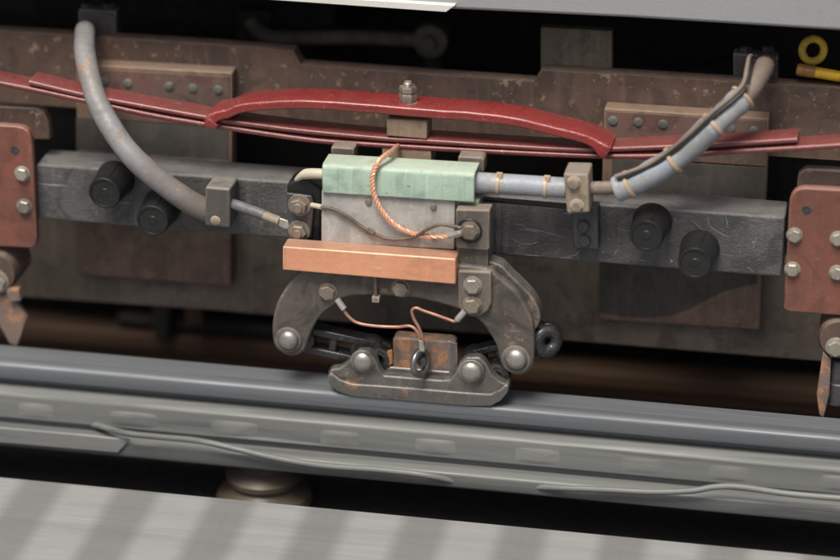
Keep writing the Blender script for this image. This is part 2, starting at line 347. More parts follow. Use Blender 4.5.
# --- running rail behind
p0 = P(0, 346-30, .42); zt_ = p0.z
rr = bmesh.new()
zr0 = P(420, 372, .42).z
prof = [(-.07, -.15), (-.07, -.138), (-.012, -.12), (-.01, -.04), (-.036, -.028), (-.036, -.006), (-.03, 0), (.03, 0), (.036, -.006), (.036, -.028), (.01, -.04), (.012, -.12), (.07, -.138), (.07, -.15)]
sweep(rr, [(-3, zr0+.03), (3, zr0+.03)], [(.456+y, n) for y, n in prof])
tag(finish('running_rail', rr, 'rustrail'), 'rust brown running rail in shadow behind the third rail', 'rail')

# --- bogie frame
frame = thing('bogie_frame', 'long brown steel bogie side frame with a notched top edge behind the grey beam', 'bogie frame', Vector((0, YF, P(420, 330, YF).z)))
slab('top_plate', [(-160, 21), (0, 31), (210, 44), (293, 51), (301, 65), (420, 73.5), (534, 81.5), (541, 70), (640, 75.5), (840, 88), (1010, 99), (1010, 172), (541, 140), (301, 124), (-160, 90)], YF, .03, 'frame', frame, 0)
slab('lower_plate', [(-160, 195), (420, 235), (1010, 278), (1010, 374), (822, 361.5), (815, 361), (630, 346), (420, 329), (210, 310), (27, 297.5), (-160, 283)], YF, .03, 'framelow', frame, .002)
slab('web_plate', [(-160, 75), (420, 95), (1010, 130), (1010, 310), (420, 265), (-160, 228)], YF+.16, .02, 'dark', frame, .002)  # near-black colour puts the shade of the frame recess into the plate
slab('upstand', [(540.5, 27), (612, 31), (612, 76), (540.5, 72)], YF+.032, .02, 'olive', frame, .002)
# mounting blocks the beam is bolted to
def mount(px, blank, mat_rivet):
    k = slab('mounting_block', px, YM, .169-YM, 'block', frame, .003)
    return k
YM = .135
lb = mount([(76, 64), (232, 72.5), (231, 286.5), (78, 275)], 0, 0)
rb = mount([(604, 108), (769, 118.5), (760, 330.5), (598, 320)], 0, 0)
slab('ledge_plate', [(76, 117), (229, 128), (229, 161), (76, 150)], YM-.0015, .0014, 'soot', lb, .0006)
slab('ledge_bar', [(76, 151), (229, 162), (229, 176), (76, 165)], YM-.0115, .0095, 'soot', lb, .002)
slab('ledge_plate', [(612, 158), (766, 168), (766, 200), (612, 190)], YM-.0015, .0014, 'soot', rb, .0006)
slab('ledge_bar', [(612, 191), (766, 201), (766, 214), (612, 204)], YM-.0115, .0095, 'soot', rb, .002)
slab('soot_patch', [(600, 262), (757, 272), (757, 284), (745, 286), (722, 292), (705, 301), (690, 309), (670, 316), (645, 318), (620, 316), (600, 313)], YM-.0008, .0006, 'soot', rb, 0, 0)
YR = YM-.0025
slab('face_plate', [(99, 70), (229, 77), (229, 127), (99, 118)], YR, .0023, 'blockred', lb, 0)
slab('face_plate', [(607, 111.5), (766, 121.5), (766, 166), (607, 156)], YR, .0023, 'blockred', rb, 0)
for x, y in ((104, 81.5), (128, 83.5), (169, 86.5), (193, 88.5), (218, 90)): bolt('rivet', x, y, YR, 5.2, 'plug', lb, 'rivet')
for x, y in ((613, 121), (638, 122.5), (663, 124.5), (730, 129), (754, 131)): bolt('rivet', x, y, YR, 5.4, 'plug', rb, 'rivet')

# --- third rail
rf = P(0, 362.8, -.10); hz = rf.z
def zr(py, Y): return P(0, py, Y).z - hz       # height under the head's front corner, read at the left edge of the photo
ze = P(840, 437.5, -.10).z
tilt = (ze-hz)/(P(840, 437.5, -.10).x-rf.x)
prof = [(-.030, 0), (-.095, 0), (-.1005, -.004), (-.1015, zr(377, -.1015)), (-.099, zr(378.5, -.099)), (-.078, zr(379.5, -.095)-.003),
        (-.078, zr(386, -.098)), (-.100, zr(387.0, -.100)), (-.108, zr(391.5, -.108)), (-.112, zr(394.5, -.112)), (-.112, zr(417.5, -.112)),
        (-.100, zr(419, -.112)-.002), (-.100, zr(424, -.112)), (-.135, zr(428.5, -.135)), (-.142, zr(432, -.142)), (-.142, zr(443.5, -.142)),
        (-.138, zr(445.5, -.138)), (.012, zr(445.5, -.138)), (.012, zr(430, -.142)), (-.03, zr(419, -.112)), (-.03, zr(386, -.098)), (-.025, zr(378, -.1)), (-.025, -.006)]
trail = thing('third_rail', 'long grey conductor rail with polished flat top under the sliding shoe', 'third rail', Vector((0, -.065, rail_foot_z)))
x0, x1 = -2.6, 2.6
def railz(x): return hz+(x-rf.x)*tilt
def split(sel, name, mat):
    bm = bmesh.new(); sweep(bm, [(x0, railz(x0)), (x1, railz(x1))], sel); finish(name, bm, mat, trail, .009 if name == 'rail_head' else .003, 4)
split([(-.030, 0)]+prof[1:6]+[(-.03, prof[5][1])], 'rail_head', 'rail')
split([(-.07, prof[5][1]), (-.078, prof[5][1])]+prof[6:12]+[(-.04, prof[11][1])], 'rail_web', 'railside')
split([(-.03, prof[11][1]), (-.100, prof[11][1])]+prof[12:19], 'rail_foot', 'railside')
for px, py in ((-62, 0), (34, 0), (133, 0), (235, 0), (338, 0), (437, 0), (539, 0), (643, 0), (731, 0), (842, 0)):
    yy = 407.5+.0905*px; p = P(px, yy, -.112)
    dx_, sx_, hh_ = random.uniform(-.004, .004), random.uniform(.85, 1.2), random.uniform(.6, 1.1)
    bm = bmesh.new(); N_ = 13; g = []
    for a in range(N_):
        u = -1+2*a/(N_-1); g.append([bm.verts.new((p.x+dx_+.036*sx_*u, -.1117-.0026*hh_*(1-abs(u)**2.6)*(1-v**4), p.z+.014*v)) for v in (-1+2*b/8 for b in range(9))])
    for a in range(N_-1):
        for b in range(8): bm.faces.new((g[a][b], g[a+1][b], g[a+1][b+1], g[a][b+1]))
    finish('rail_pad', bm, 'pad', trail, 0, ang=80)
# cover strip on the foot at the left, and the bond cables lying over it
slab('foot_cover', [(-300, 401), (95, 436), (130, 440), (118, 453.5), (-300, 417)], -.1475, .005, 'pad', trail, .002)
def cable(name, px, Y, r, mat, parent=None, seg=14, n=10, rf=None):
    pts = [P(a, b, c) if True else None for a, b, c in [(q[0], q[1], q[2] if len(q) > 2 else Y) for q in px]]
    bm = bmesh.new(); tube(bm, spline(pts, n), r, seg, True, rf); return finish(name, bm, mat, parent)
tag(cable('bond_cable', [(60, 415, -.08), (96, 425, -.11), (125, 433), (160, 437), (200, 441), (240, 450), (280, 459), (325, 466), (380, 470), (430, 476), (470, 486, -.12)], -.154, .0052, 'railside'), 'grey bond cable sagging across the left half of the third rail foot', 'cable', 'bond cables on the third rail')
tag(cable('bond_cable', [(500, 486, -.10), (560, 488), (610, 490), (650, 492), (690, 491), (715, 487), (740, 487), (790, 494), (850, 499)], -.154, .0050, 'railside'), 'grey bond cable kinked on the right half of the third rail foot', 'cable', 'bond cables on the third rail')
# insulator under the rail
ip = P(257, 462, -.105); ib = P(257, 500, -.105)
bm = bmesh.new(); h = ip.z-ib.z
lathe(bm, (ip.x, -.06, rail_foot_z-.105), (0, 0, 1), [(.052, 0), (.076, .004), (.082, .014), (.078, .026), (.058, .036), (.052, .044), (.062, .050), (.064, .060), (.055, .068), (.044, .075), (.044, .1)], 40)
tag(finish('rail_insulator', bm, 'ceramic'), 'cream ceramic pot insulator under the third rail on the left', 'insulator')

# --- board deck in the foreground
YD = -.215
dz = P(420, 517.5, YD).z
deck = bpy.data.objects.new('platform', None); COL.objects.link(deck); deck.location = (0, YD, dz-.06); struct(deck)
PW = .1585
def row(y0, y1, nm):
    bm = bmesh.new(); box(bm, (-PW/2+.00005, y0, -.028), (PW/2-.00005, y1, 0))
    me = bpy.data.meshes.new('plank'); bm.to_mesh(me); bm.free(); me.materials.append(M['plank'])
    xs = P(45, 482, YD).x+PW/2; k = -8
    while xs+k*PW < 2.0:
        o = bpy.data.objects.new('plank', me); COL.objects.link(o)
        x = xs+k*PW; o.location = (x, 0, dz+tilt*x*.9-.0000); o.rotation_euler = (0, -math.atan(tilt*.9), 0); attach(o, deck); k += 1
row(YD-.105, YD, 'a'); row(YD-1.3, YD-.1054, 'b')

# ================================================================== OBJECTS
# --- grey shoe beam
beam = thing('shoe_beam', 'long dark grey scratched beam carrying the fuse box across the bogie', 'beam', Vector((0, 0, P(420, 250, 0).z)))
slab('beam_bar', [(36, 164), (785, 217.5), (782, 277.5), (37, 219)], YB, .0725, 'beam', beam, .004, 0, 3)
slab('splice_plate', [(496, 197.5), (500, 196), (500, 255), (496, 254)], -.002, .004, 'beam', beam, .001)
bm = bmesh.new()
def stroke(pts, w=.0011):
    q = [P(a, b, -.0004) for a, b in pts]; q = spline(q, 4); m = len(q)
    L_ = []
    for i, p in enumerate(q):
        t = (q[min(i+1, m-1)]-q[max(i-1, 0)]).normalized(); nn = Vector((-t.z, 0, t.x)); ww = w*(.35+.65*math.sin(math.pi*(i+.4)/(m+.3)))*random.uniform(.6, 1.2)
        L_.append((bm.verts.new(p+nn*ww*.5), bm.verts.new(p-nn*ww*.5)))
    for a, b in zip(L_, L_[1:]): bm.faces.new((a[0], a[1], b[1], b[0]))
for st_ in ([(512, 238), (520, 243), (531, 244), (538, 241)], [(522, 226), (530, 229), (545, 232), (565, 238)], [(520, 230), (528, 229), (537, 232)], [(520, 228), (533, 232)], [(506, 213), (516, 211)], [(565, 257), (575, 255), (580, 250)], [(560, 258), (572, 258)],
            [(691, 219), (698, 226), (706, 232)], [(708, 216), (710, 226), (722, 234), (731, 238)], [(726, 216), (728, 228)], [(748, 220), (764, 221)], [(747, 266), (753, 272)], [(668, 241), (675, 240)], [(675, 217), (676, 222)], [(618, 228), (626, 231), (632, 229)],
            [(757, 236), (753, 248)], [(700, 245), (720, 243)], [(618, 248), (614, 256)], [(46, 164), (70, 166), (87, 167), (91, 163), (108, 163)], [(262, 198), (266, 201)], [(48, 176), (60, 176)]): stroke(st_)
for x, y, w in ((671.5, 261, 3.4), (667, 214, 2.2), (753, 242, 2.2), (740, 252, 1.8), (603, 252, 2)):
    p = P(x, y, -.0006); q = w*.0008; f = [bm.verts.new((p.x+q*math.cos(a)*random.uniform(.7, 1.2), p.y, p.z+q*math.sin(a)*random.uniform(.7, 1.2))) for a in (k*math.pi/4 for k in range(8))]; bm.faces.new(f)
finish('scratches', bm, 'scuff', beam)
def cap(px, py, bx, by, r):
    r *= 1.1
    a = P(px, py, -.062); b = P(bx, by, -.0005); bm = bmesh.new(); s = ppx(px, py, -.062); d = (a-b); L = d.length
    lathe(bm, b, d, [(r*1.20*s, 0), (r*1.20*s, .003), (r*1.17*s, .006), (r*1.06*s, L*.7), (r*1.02*s, L-.0035), (r*1.0*s, L-.0016), (r*.965*s, L-.0003), (r*.92*s, L), (r*.86*s, L-.0002), (r*.83*s, L-.0022), (r*.3*s, L-.0022), (r*.26*s, L-.0014), (0, L-.0014)], 40)
    o = finish('rubber_cap', bm, 'rubber', beam, 0, ang=32)
    # moulding rib on top of the cap
    ax = d.normalized(); u = Vector((.25, 0, 1)); u = (u-ax*u.dot(ax)).normalized(); pts = [b+ax*(L*t)+u*(r*s*(1.19-.19*t)) for t in (.06, .5, .97)]
    bm = bmesh.new(); tube(bm, pts, .0016, 8); finish('moulding_rib', bm, 'rubber', o)
cap(104, 193.5, 116, 178.5, 15.0); cap(152, 221, 162.5, 206, 15.0); cap(646, 236, 652.5, 221, 15.2); cap(694.5, 263.5, 700, 248, 15.2)

# --- red end plates
def endplate(px, back, label, bolts, holes):
    c = P(px[0][0], px[0][1], -.02)
    t = thing('mounting_plate', label, 'plate', c, 'red plates at the beam ends')
    slab('plate', px, -.018, .016, 'plate', t, .003)
    slab('backing_plate', back, .03, .02, 'frame', t, .003)
    for x, y in bolts: bolt('hex', x, y, -.018, 7.0, 'bolt', t)
    for x, y in holes:
        p = P(x, y, -.018); s = ppx(x, y, -.018); bm = bmesh.new(); lathe(bm, (p.x, -.0182, p.z), (0, -1, 0), [(4.6*s, 0), (4.4*s, .0006), (3.4*s, .0008), (3.2*s, -.002), (0, -.002)], 20); finish('bolt_hole', bm, 'boltdk', t)
    return t
endplate([(-70, 121), (16, 126), (22, 127.2), (26.5, 129.8), (29.5, 134), (31, 139), (32, 146), (37, 240), (36, 246), (31, 248.5), (-70, 243)], [(-70, 103), (36, 108), (44, 112), (48, 121), (50, 140), (-70, 140)],
         'faded red steel plate bolted at the left end of the grey beam', [(22.5, 173.5), (24.5, 206), (-20, 172), (-18, 205)], [(15, 150)])
endplate([(789, 207), (789.6, 200), (791.5, 194.5), (795, 190.6), (799.5, 188.4), (805, 187.6), (900, 193), (905, 321), (788, 312), (783.5, 309)], [(797, 184), (798, 174), (806, 168.5), (900, 174), (900, 205), (797, 200)],
         'faded red steel plate bolted at the right end of the grey beam', [(794.5, 235), (792.5, 269), (838, 238.5), (837, 272.5)], [(806.5, 210)])

# --- leaf spring
sp_ = thing('leaf_spring', 'long red leaf spring sagging in front of the brown bogie frame', 'leaf spring', P(420, 150, .02))
YS0, YS1 = .004, .052
def leaf(px, th, y0=YS0, y1=YS1, mat='leaf'):
    pts = [(v.x, v.y) for v in spline([(a, b, 0) for a, b in XZ(px, y0)], 8)]
    bm = bmesh.new(); sweep(bm, pts, round_rect(y0, y1, -th, 0, th*.42)); finish('leaf', bm, mat, sp_, 0, ang=50)
leaf([(-120, 62), (0, 81.5), (84, 99), (149, 113), (204, 122.5), (304, 137.5), (366, 142.5), (440, 147), (513, 150.8), (606, 154.5), (680, 153.6), (723, 150.5), (840, 143.5), (960, 134)], .0085)
leaf([(29, 80.5), (84, 93.5), (115, 99.5), (204, 115.5), (230, 120), (304, 129.5), (384, 137), (420, 139), (513, 145), (575, 148), (614, 147.3), (714, 143), (797, 138)], .0085)
# top strap with gripping ends
st = [(205, 126), (207, 117), (215, 112.5), (226, 110.5), (236, 106.5), (250, 103.6), (267, 102.2), (304, 101.5), (366, 105), (440, 111), (466, 113), (513, 118.5), (553, 127.5), (574, 133), (590, 138), (602, 143), (611, 147.5)]
ys0, ys1 = -.006, .056
pts = [(v.x, v.y) for v in spline([(a, b, 0) for a, b in XZ(st, ys0)], 6)]
n = len(pts); bm = bmesh.new(); rings = []
for i, (x, z) in enumerate(pts):
    a = pts[max(i-1, 0)]; b = pts[min(i+1, n-1)]; t = Vector((b[0]-a[0], b[1]-a[1])).normalized(); nr = Vector((-t.y, t.x)); f = i/(n-1)
    fat = max(math.exp(-((f-.04)/.06)**2), math.exp(-((f-.97)/.05)**2)); th = .0138+.009*fat; ex = .004*fat
    wob = .0002*math.sin(i*1.7)+.0005*math.sin(i*.33)
    rings.append([bm.verts.new((x+nr.x*q, y, z+nr.y*q)) for y, q in round_rect(ys0-ex, ys1+ex, -th+wob, .0015+wob, .0036, 4)])
m_ = len(rings[0])
for a, b in zip(rings, rings[1:]):
    for k in range(m_): bm.faces.new((a[k], b[k], b[(k+1) % m_], a[(k+1) % m_]))
bm.faces.new(rings[0]); bm.faces.new(rings[-1][::-1])
finish('clamp_strap', bm, 'red', sp_, .003, 2, ang=50)
slab('packing_block', [(386.5, 119), (427, 121), (427, 139.5), (386.5, 136)], .003, .045, 'tan', sp_, .002)
slab('packing_block', [(382, 146), (431, 149.5), (431, 166), (382, 162)], .006, .045, 'tan', sp_, .002)
# stud and nut on the strap
sb = P(408, 106, .024); s = ppx(408, 106, .024)
zb = P(408, 101.5, .024).z - .0035
bm = bmesh.new(); lathe(bm, (sb.x, .024, zb), (0, 0, 1), [(11*s, 0), (11*s, .003), (10*s, .004)], 28); wsh = finish('washer', bm, 'boltbr', sp_)
bm = bmesh.new(); lathe(bm, (sb.x, .024, zb+.0042), (0, 0, 1), [(8.8*s, 0), (9.2*s, .002), (9.2*s, .012), (8.2*s, .0145), (7.6*s, .0146), (7.6*s, .016), (9*s, .0162), (9*s, .023), (8*s, .0255), (5*s, .0256)], 6, .3); finish('nut', bm, 'boltbr', sp_)
bm = bmesh.new(); pr = []
for i in range(10): pr += [(4.6*s, .02+i*.0016), (4.0*s, .0208+i*.0016)]
lathe(bm, (sb.x, .024, zb), (0, 0, 1), [(4.6*s, 0)]+pr+[(3.4*s, .0375), (0, .0376)], 18); finish('stud', bm, 'bolt', sp_)

# --- fuse box
fz = thing('fuse_box', 'pale grey fuse box with a mint green cover on the front of the beam', 'fuse box', P(390, 248, -.05))
YX = -.082
slab('body', [(321.5, 190), (455, 199), (454.5, 250), (321, 242.5)], YX, .078, 'fuse', fz, .002)
# hood: profile in (y,z) extruded along x
def hood():
    a = P(322, 166, YX-.006); b = P(474.5, 171, YX-.006); zt0 = P(322, 164.5, YX-.006).z; zb0 = P(322, 192.5, YX-.006).z
    zt1 = P(474.5, 173.5, YX-.006).z; zb1 = P(474.5, 202.3, YX-.006).z
    y0 = YX-.006; y1 = y0+.052
    pr = [(y1, -.03), (y1, -.003), (y1-.003, 0), (y0+.009, 0), (y0+.004, -.0015), (y0+.0012, -.004), (y0, -.008), (y0, None)]
    out = []
    bm = bmesh.new(); rings = []
    for x, zt_, zb_ in ((a.x, zt0, zb0), (b.x, zt1, zb1)):
        o = [(y, zt_+q if q is not None else zb_) for y, q in pr]
        inn = [(y+(.004 if y < y0+.03 else -.004), min(z, zt_-.004)) if k not in (0, len(o)-1) else (y+(.004 if k else -.004), z) for k, (y, z) in enumerate(o)]
        rings.append([bm.verts.new((x, y, z)) for y, z in o+inn[::-1]])
    m = len(rings[0])
    for k in range(m): bm.faces.new((rings[0][k], rings[1][k], rings[1][(k+1) % m], rings[0][(k+1) % m]))
    L = len(pr)
    for r_ in rings:
        for k in range(L-1): bm.faces.new((r_[k], r_[k+1], r_[m-2-k], r_[m-1-k]))
    finish('cover', bm, 'green', fz, .0008, 2, ang=50)
hood()
slab('cover_tab', [(456, 199), (479, 200.5), (479, 211), (456, 210)], YX+.012, .02, 'green', fz, .001)
slab('lug', [(458, 156.5), (481, 157.5), (484, 160), (484, 172), (458, 170)], -.03, .03, 'iron', fz, .002)
slab('lug', [(331, 147), (354, 148.5), (354, 160), (331, 158)], -.03, .03, 'iron', fz, .002)
for x, y in ((368.5, 201.5), (433.5, 206.5), (369.5, 231), (434, 236)): bolt('round', x, y, YX, 3.4, 'boltbr', fz, 'screw')
# terminal block at the left
slab('terminal_block', [(287, 184), (297, 179), (308, 181), (321, 190), (320.5, 241), (300, 240), (287, 236)], -.052, .05, 'rubber', fz, .003)
slab('terminal_plate', [(286, 193), (311, 196), (314, 205), (311, 238), (288, 236)], -.060, .007, 'boltdk', fz, .002)
bolt('nut', 299.5, 205, -.060, 9.0, 'boltbr', fz, 'terminal_nut'); bolt('nut', 299, 231, -.060, 8.8, 'boltbr', fz, 'terminal_nut')
# hanger bracket at the right end
br = thing('hanger_bracket', 'upright brown iron bracket with three bolts right of the fuse box', 'bracket', P(472, 317, -.06))
slab('upper_plate', [(455.8, 209.5), (489.5, 210.5), (489.5, 249), (487, 250.5), (457, 248.5), (455.8, 246)], -.100, .03, 'iron', br, .002)
slab('web_plate', [(456.5, 246), (488, 247.5), (488, 274), (456.5, 273)], -.088, .05, 'iron', br, .002)
slab('lower_plate', [(457.5, 271), (491, 272), (491.5, 303), (488, 311), (481, 316), (472, 317), (463, 314), (458, 307)], -.106, .03, 'iron', br, .003)
bm = bmesh.new(); p = P(469.3, 230.5, -.100); s = ppx(469, 231, -.1); lathe(bm, p, (0, -1, 0), [(13.2*s, 0), (13.2*s, .002), (12.4*s, .003), (5*s, .003)], 32); finish('rubber_washer', bm, 'rubber', br)
bolt('hex', 470, 230.5, -.103, 8.6, 'boltbr', br); bolt('hex', 472.8, 285, -.106, 8.2, 'bolt', br); bolt('hex', 472.5, 305, -.106, 8.6, 'boltbr', br)

# --- copper bar
cb = slab('copper_bar', [(282.5, 246.5), (455.5, 259), (455.5, 284.5), (282.5, 270)], -.118, .036, 'copper', None, .0022, 0, 3)
tag(cb, 'thick bare copper bar lying below the pale grey fuse box', 'busbar')

# --- cast hanger (arch)
arch = thing('shoe_hanger', 'grey cast steel arch hanger holding the shoe below the copper bar', 'hanger', P(400, 300, -.06))
o1 = [(312, 262), (299.5, 272), (288, 285), (278, 301), (273, 317), (272, 333), (275, 347), (285, 355), (296, 356), (304, 350.5), (308, 341), (312, 330), (320, 317), (333, 305.5), (343, 299.5), (352.5, 296.5), (378, 296), (407, 297.5), (432, 302), (458, 309.5), (477, 319), (488, 332), (496.5, 346.5), (500, 361), (506, 370.5), (514, 375), (524, 375), (532, 367), (534, 356), (534, 337), (532, 321), (524, 303), (512.5, 288.6), (496.5, 276), (484, 268), (430, 264), (370, 260)]
slab('arch_plate', o1, -.098, .018, 'cast', arch, .0045, 3, 3)
o2 = [(312, 258), (300, 269), (292, 285), (300, 296), (330, 290), (352, 282), (407, 284), (458, 296), (485, 310), (502, 330), (513, 340), (530, 335), (540, 322), (538, 308), (529.5, 294), (510, 275), (492, 262), (430, 256), (370, 252)]
slab('rear_rib', o2, -.0795, .032, 'cast', arch, .003, 3, 2)
def ringw(px, py, Y, ro, parent, mat='cast'):
    p = P(px, py, Y); s = ppx(px, py, Y); bm = bmesh.new(); lathe(bm, p, (0, -1, 0), [(ro*s, 0), (ro*s, .003), ((ro-1)*s, .0042), (5*s, .0042)], 32); finish('boss', bm, mat, parent)
ringw(288.5, 339.5, -.098, 13.5, arch); ringw(516, 359, -.098, 15, arch)
bolt('dome', 288.5, 339.5, -.102, 10.2, 'dome', arch, 'pivot_pin'); bolt('dome', 516, 358.7, -.102, 10.8, 'dome', arch, 'pivot_pin')
bolt('hex', 328, 291.5, -.098, 8.2, 'boltbr', arch); bolt('hex', 401, 288, -.098, 8.4, 'boltbr', arch)
cable('drain_pipe', [(375.5, 270), (375.5, 284), (376, 297)], -.104, .0032, 'wirebr', arch)
bm = bmesh.new(); q = P(376.2, 298.5, -.104); box(bm, (q.x-.006, -.110, q.z-.005), (q.x+.006, -.098, q.z+.005)); finish('pipe_end', bm, 'clamp', arch, .001)

# --- contact shoe
shoe = thing('contact_shoe', 'boat shaped grey steel shoe sliding on the polished third rail', 'contact shoe', P(420, 402, -.08))
YSH = -.098
so = [(330.5, 369.5), (339, 368.5), (346, 364), (351, 357.5), (358, 352), (368, 351.5), (374.5, 357.5), (379, 370), (384, 376), (400, 377), (440, 380.5), (450, 380), (455.5, 373), (459.5, 363), (466.5, 357.5), (479, 357.5), (485.5, 363), (491, 374), (499.6, 381.5), (506, 384), (508, 390), (504, 397), (494, 403.5), (420, 398.5), (352, 393), (336, 387), (329, 378)]
slab('shoe_plate', so, YSH, .020, 'shoe', shoe, .003, 0, 3)
sole = [(327.5, 376), (331, 373), (340, 380), (352, 384.2), (380, 386), (420, 389), (460, 392.5), (490, 394.5), (500, 390), (505.5, 384.5), (508.5, 386), (508, 392.5), (501, 401), (491, 406.5), (466, 406.3), (420, 402.5), (352, 397), (336, 391.5), (329, 384)]
slab('sole', sole, YSH-.006, .030, 'shoe', shoe, .0025, 0, 3)
bs = [(327.5, 372), (345, 366), (380, 366), (455, 372), (490, 377), (507, 383), (508, 390), (500, 399), (352, 392), (331, 381)]
slab('rear_body', bs, YSH+.0205, .034, 'shoe', shoe, .003)
slab('centre_block', [(392.5, 339), (396, 337.5), (450, 341.5), (454.5, 344), (455, 383), (393, 379)], YSH+.022, .03, 'rusty', shoe, .003)
slab('rusty_edge', [(387, 351), (392, 350), (393, 364), (388, 366)], YSH+.020, .004, 'orange', shoe, .001)
slab('side_rib', [(448, 341), (457, 343.5), (458, 381), (449, 380)], YSH+.019, .004, 'shoe', shoe, .001)
for x, y, r in ((362.8, 361, 10.4), (471.4, 371.2, 11.2)):
    ringw(x, y, YSH, r+2.0, shoe, 'shoe'); bolt('dome', x, y, YSH-.004, r, 'dome', shoe, 'pivot_pin')
for x, y in ((380, 358), (497, 374)):
    p = P(x, y, YSH+.03); s = ppx(x, y, -.07); bm = bmesh.new(); lathe(bm, (p.x, YSH+.055, p.z), (0, -1, 0), [(10*s, 0), (13.5*s, .003), (14*s, .012), (12.5*s, .016), (14*s, .02), (13*s, .034), (9*s, .036), (6*s, .036), (5*s, .028), (0, .028)], 28); finish('greasy_bush', bm, 'grease', shoe)
# terminal ring on the shoe
q = P(421, 361, YSH-.004); s = ppx(421, 361, -.1)
bm = bmesh.new(); torus(bm, (q.x, YSH-.010, q.z), (1, -.42, .08), 12.5*s, 3.3*s); finish('eye_ring', bm, 'steelring', shoe)
bm = bmesh.new(); lathe(bm, (q.x+.002, YSH+.022, q.z), (0, -1, 0), [(5*s, 0), (5*s, .03), (4*s, .034), (0, .034)], 16); finish('ring_bolt', bm, 'boltdk', shoe)

# --- greasy links
def link(label, px, w, holes, Y, depth, eye=None):
    (ax, ay), (bx, by) = px; a = P(ax, ay, Y); b = P(bx, by, Y); s = ppx(ax, ay, Y); d = Vector((b.x-a.x, b.z-a.z)); L = d.length; d.normalize(); nrm = Vector((-d.y, d.x))
    t = thing('shoe_link', label, 'link', (a+b)/2, 'greasy links between hanger and shoe')
    bm = bmesh.new(); r = w/2*s
    # two side bars, end eyes and cross webs leave the see-through slots
    def pt(u, v): return (a.x+d.x*u+nrm.x*v, a.z+d.y*u+nrm.y*v)
    for sgn in (1, -1): prism(bm, [pt(-r*.3, sgn*r*.45), pt(L+r*.3, sgn*r*.45), pt(L+r*.3, sgn*r), pt(-r*.3, sgn*r)][::sgn], Y, Y+depth)
    for u in holes: prism(bm, [pt(L*u-r*.28, -r*.5), pt(L*u+r*.28, -r*.5), pt(L*u+r*.28, r*.5), pt(L*u-r*.28, r*.5)], Y+.002, Y+depth-.002)
    finish('link_bar', bm, 'grease', t, .0025, 2)
    for q in ((a.x, a.z), (b.x, b.z)):
        bm = bmesh.new(); lathe(bm, (q[0], Y+depth, q[1]), (0, -1, 0), [(r*1.02, 0), (r*1.08, .003), (r*1.08, depth-.003), (r*.98, depth+.001), (r*.3, depth+.001)], 28); finish('link_eye', bm, 'grease', t)
    if eye:
        e = P(eye[0], eye[1], Y); bm = bmesh.new(); torus(bm, (e.x, Y+.004, e.z), (.62, -1, .2), 10.2*s, 7.2*s, 28, 10); finish('rear_eye', bm, 'grease', t, 0)
        slab('eye_block', [(529, 327), (541, 324), (545, 332), (545, 352), (540, 359), (529, 356)], Y-.002, .02, 'grease', t, .003)
        bm = bmesh.new(); pq = P(eye[0]-18, eye[1]+6, Y)
        tube(bm, [Vector((pq.x, Y+.012, pq.z)), Vector((e.x-9*s, Y+.012, e.z+.002))], .0085, 10); finish('eye_arm', bm, 'grease', t)
        bm = bmesh.new(); lathe(bm, (e.x-.001, Y+.03, e.z+.001), (.1, -1, 0), [(13*s, 0), (15*s, .003), (15*s, .014), (13*s, .017)], 28); finish('rear_roller', bm, 'rubber', t)
    return t
link('greasy black slotted link between the hanger foot and the left shoe pin', ((300, 339), (369, 354)), 29, (.14, .47, .78), -.070, .028)
link('short greasy black link with a round eye behind the right hanger foot', ((473, 362), (516, 352)), 24, (.2, .6), -.066, .028, (546, 342))

# --- thin wires
def wire(label, px, r, mat, twisted=False, ends=(), cat='wire'):
    t = thing('wire', label, cat, P(px[0][0], px[0][1], px[0][2]))
    pts = spline([P(*q) for q in px], 12)
    bm = bmesh.new()
    if twisted:
        for ph in range(3):
            out = []
            for i, p in enumerate(pts):
                tn = (pts[min(i+1, len(pts)-1)]-pts[max(i-1, 0)]).normalized(); u = Vector((0, 1, 0)); u = (u-tn*u.dot(tn)).normalized(); v = tn.cross(u); a = i*.62+ph*2.094
                out.append(p+(u*math.cos(a)+v*math.sin(a))*r*.55)
            tube(bm, out, r*.55, 8)
    else: tube(bm, pts, r, 10)
    finish('strand', bm, mat, t)
    for (nm, a, b, w, mt) in ends:
        a = P(*a); b = P(*b); bm = bmesh.new(); tube(bm, [a, a.lerp(b, .5), b], w, 8); finish(nm, bm, mt, t, 0)
    return t
wire('braided bare copper wire looping over the green cover', [(398, 146, .0), (392, 151, -.05), (380, 160, -.085), (373.5, 172, -.096), (372.5, 185, -.098), (376, 200, -.098), (384, 214, -.096), (395, 225, -.092), (410, 232.5, -.09), (430, 236, -.094), (452, 235.5, -.104), (462, 233, -.106)], .0042, 'copper', True, [('ring_lug', (448, 235.5, -.104), (463, 232, -.107), .0055, 'tag')])
wire('thin brown wire drooping across the grey fuse box front', [(314, 205.5, -.068), (322, 207, -.084), (334, 209.5, -.088), (348, 217, -.088), (362, 227, -.088), (371, 232, -.089), (385, 238, -.088), (400, 239, -.089), (415, 236.5, -.092), (428, 229, -.1), (440, 224.5, -.104), (452, 226, -.106), (461, 228, -.107)], .0030, 'wirebr', False, [('ring_lug', (312, 205, -.066), (322, 207, -.084), .0042, 'white'), ('crimp', (367, 229.5, -.09), (374, 233.5, -.09), .0046, 'wirebr')])
wire('thin copper wire hanging from the left hanger bolt to the shoe', [(337, 299, -.104), (343, 309, -.106), (349, 317, -.106), (358, 323, -.106), (375, 326, -.106), (397, 327, -.106), (409, 326, -.108), (416, 330, -.11), (421, 340, -.11), (422.5, 352, -.108)], .0027, 'wirecu', False, [('tinned_lug', (337, 299, -.105), (344, 309, -.107), .0052, 'tag'), ('green_sleeve', (422, 340, -.11), (422.5, 350, -.109), .0055, 'green')])
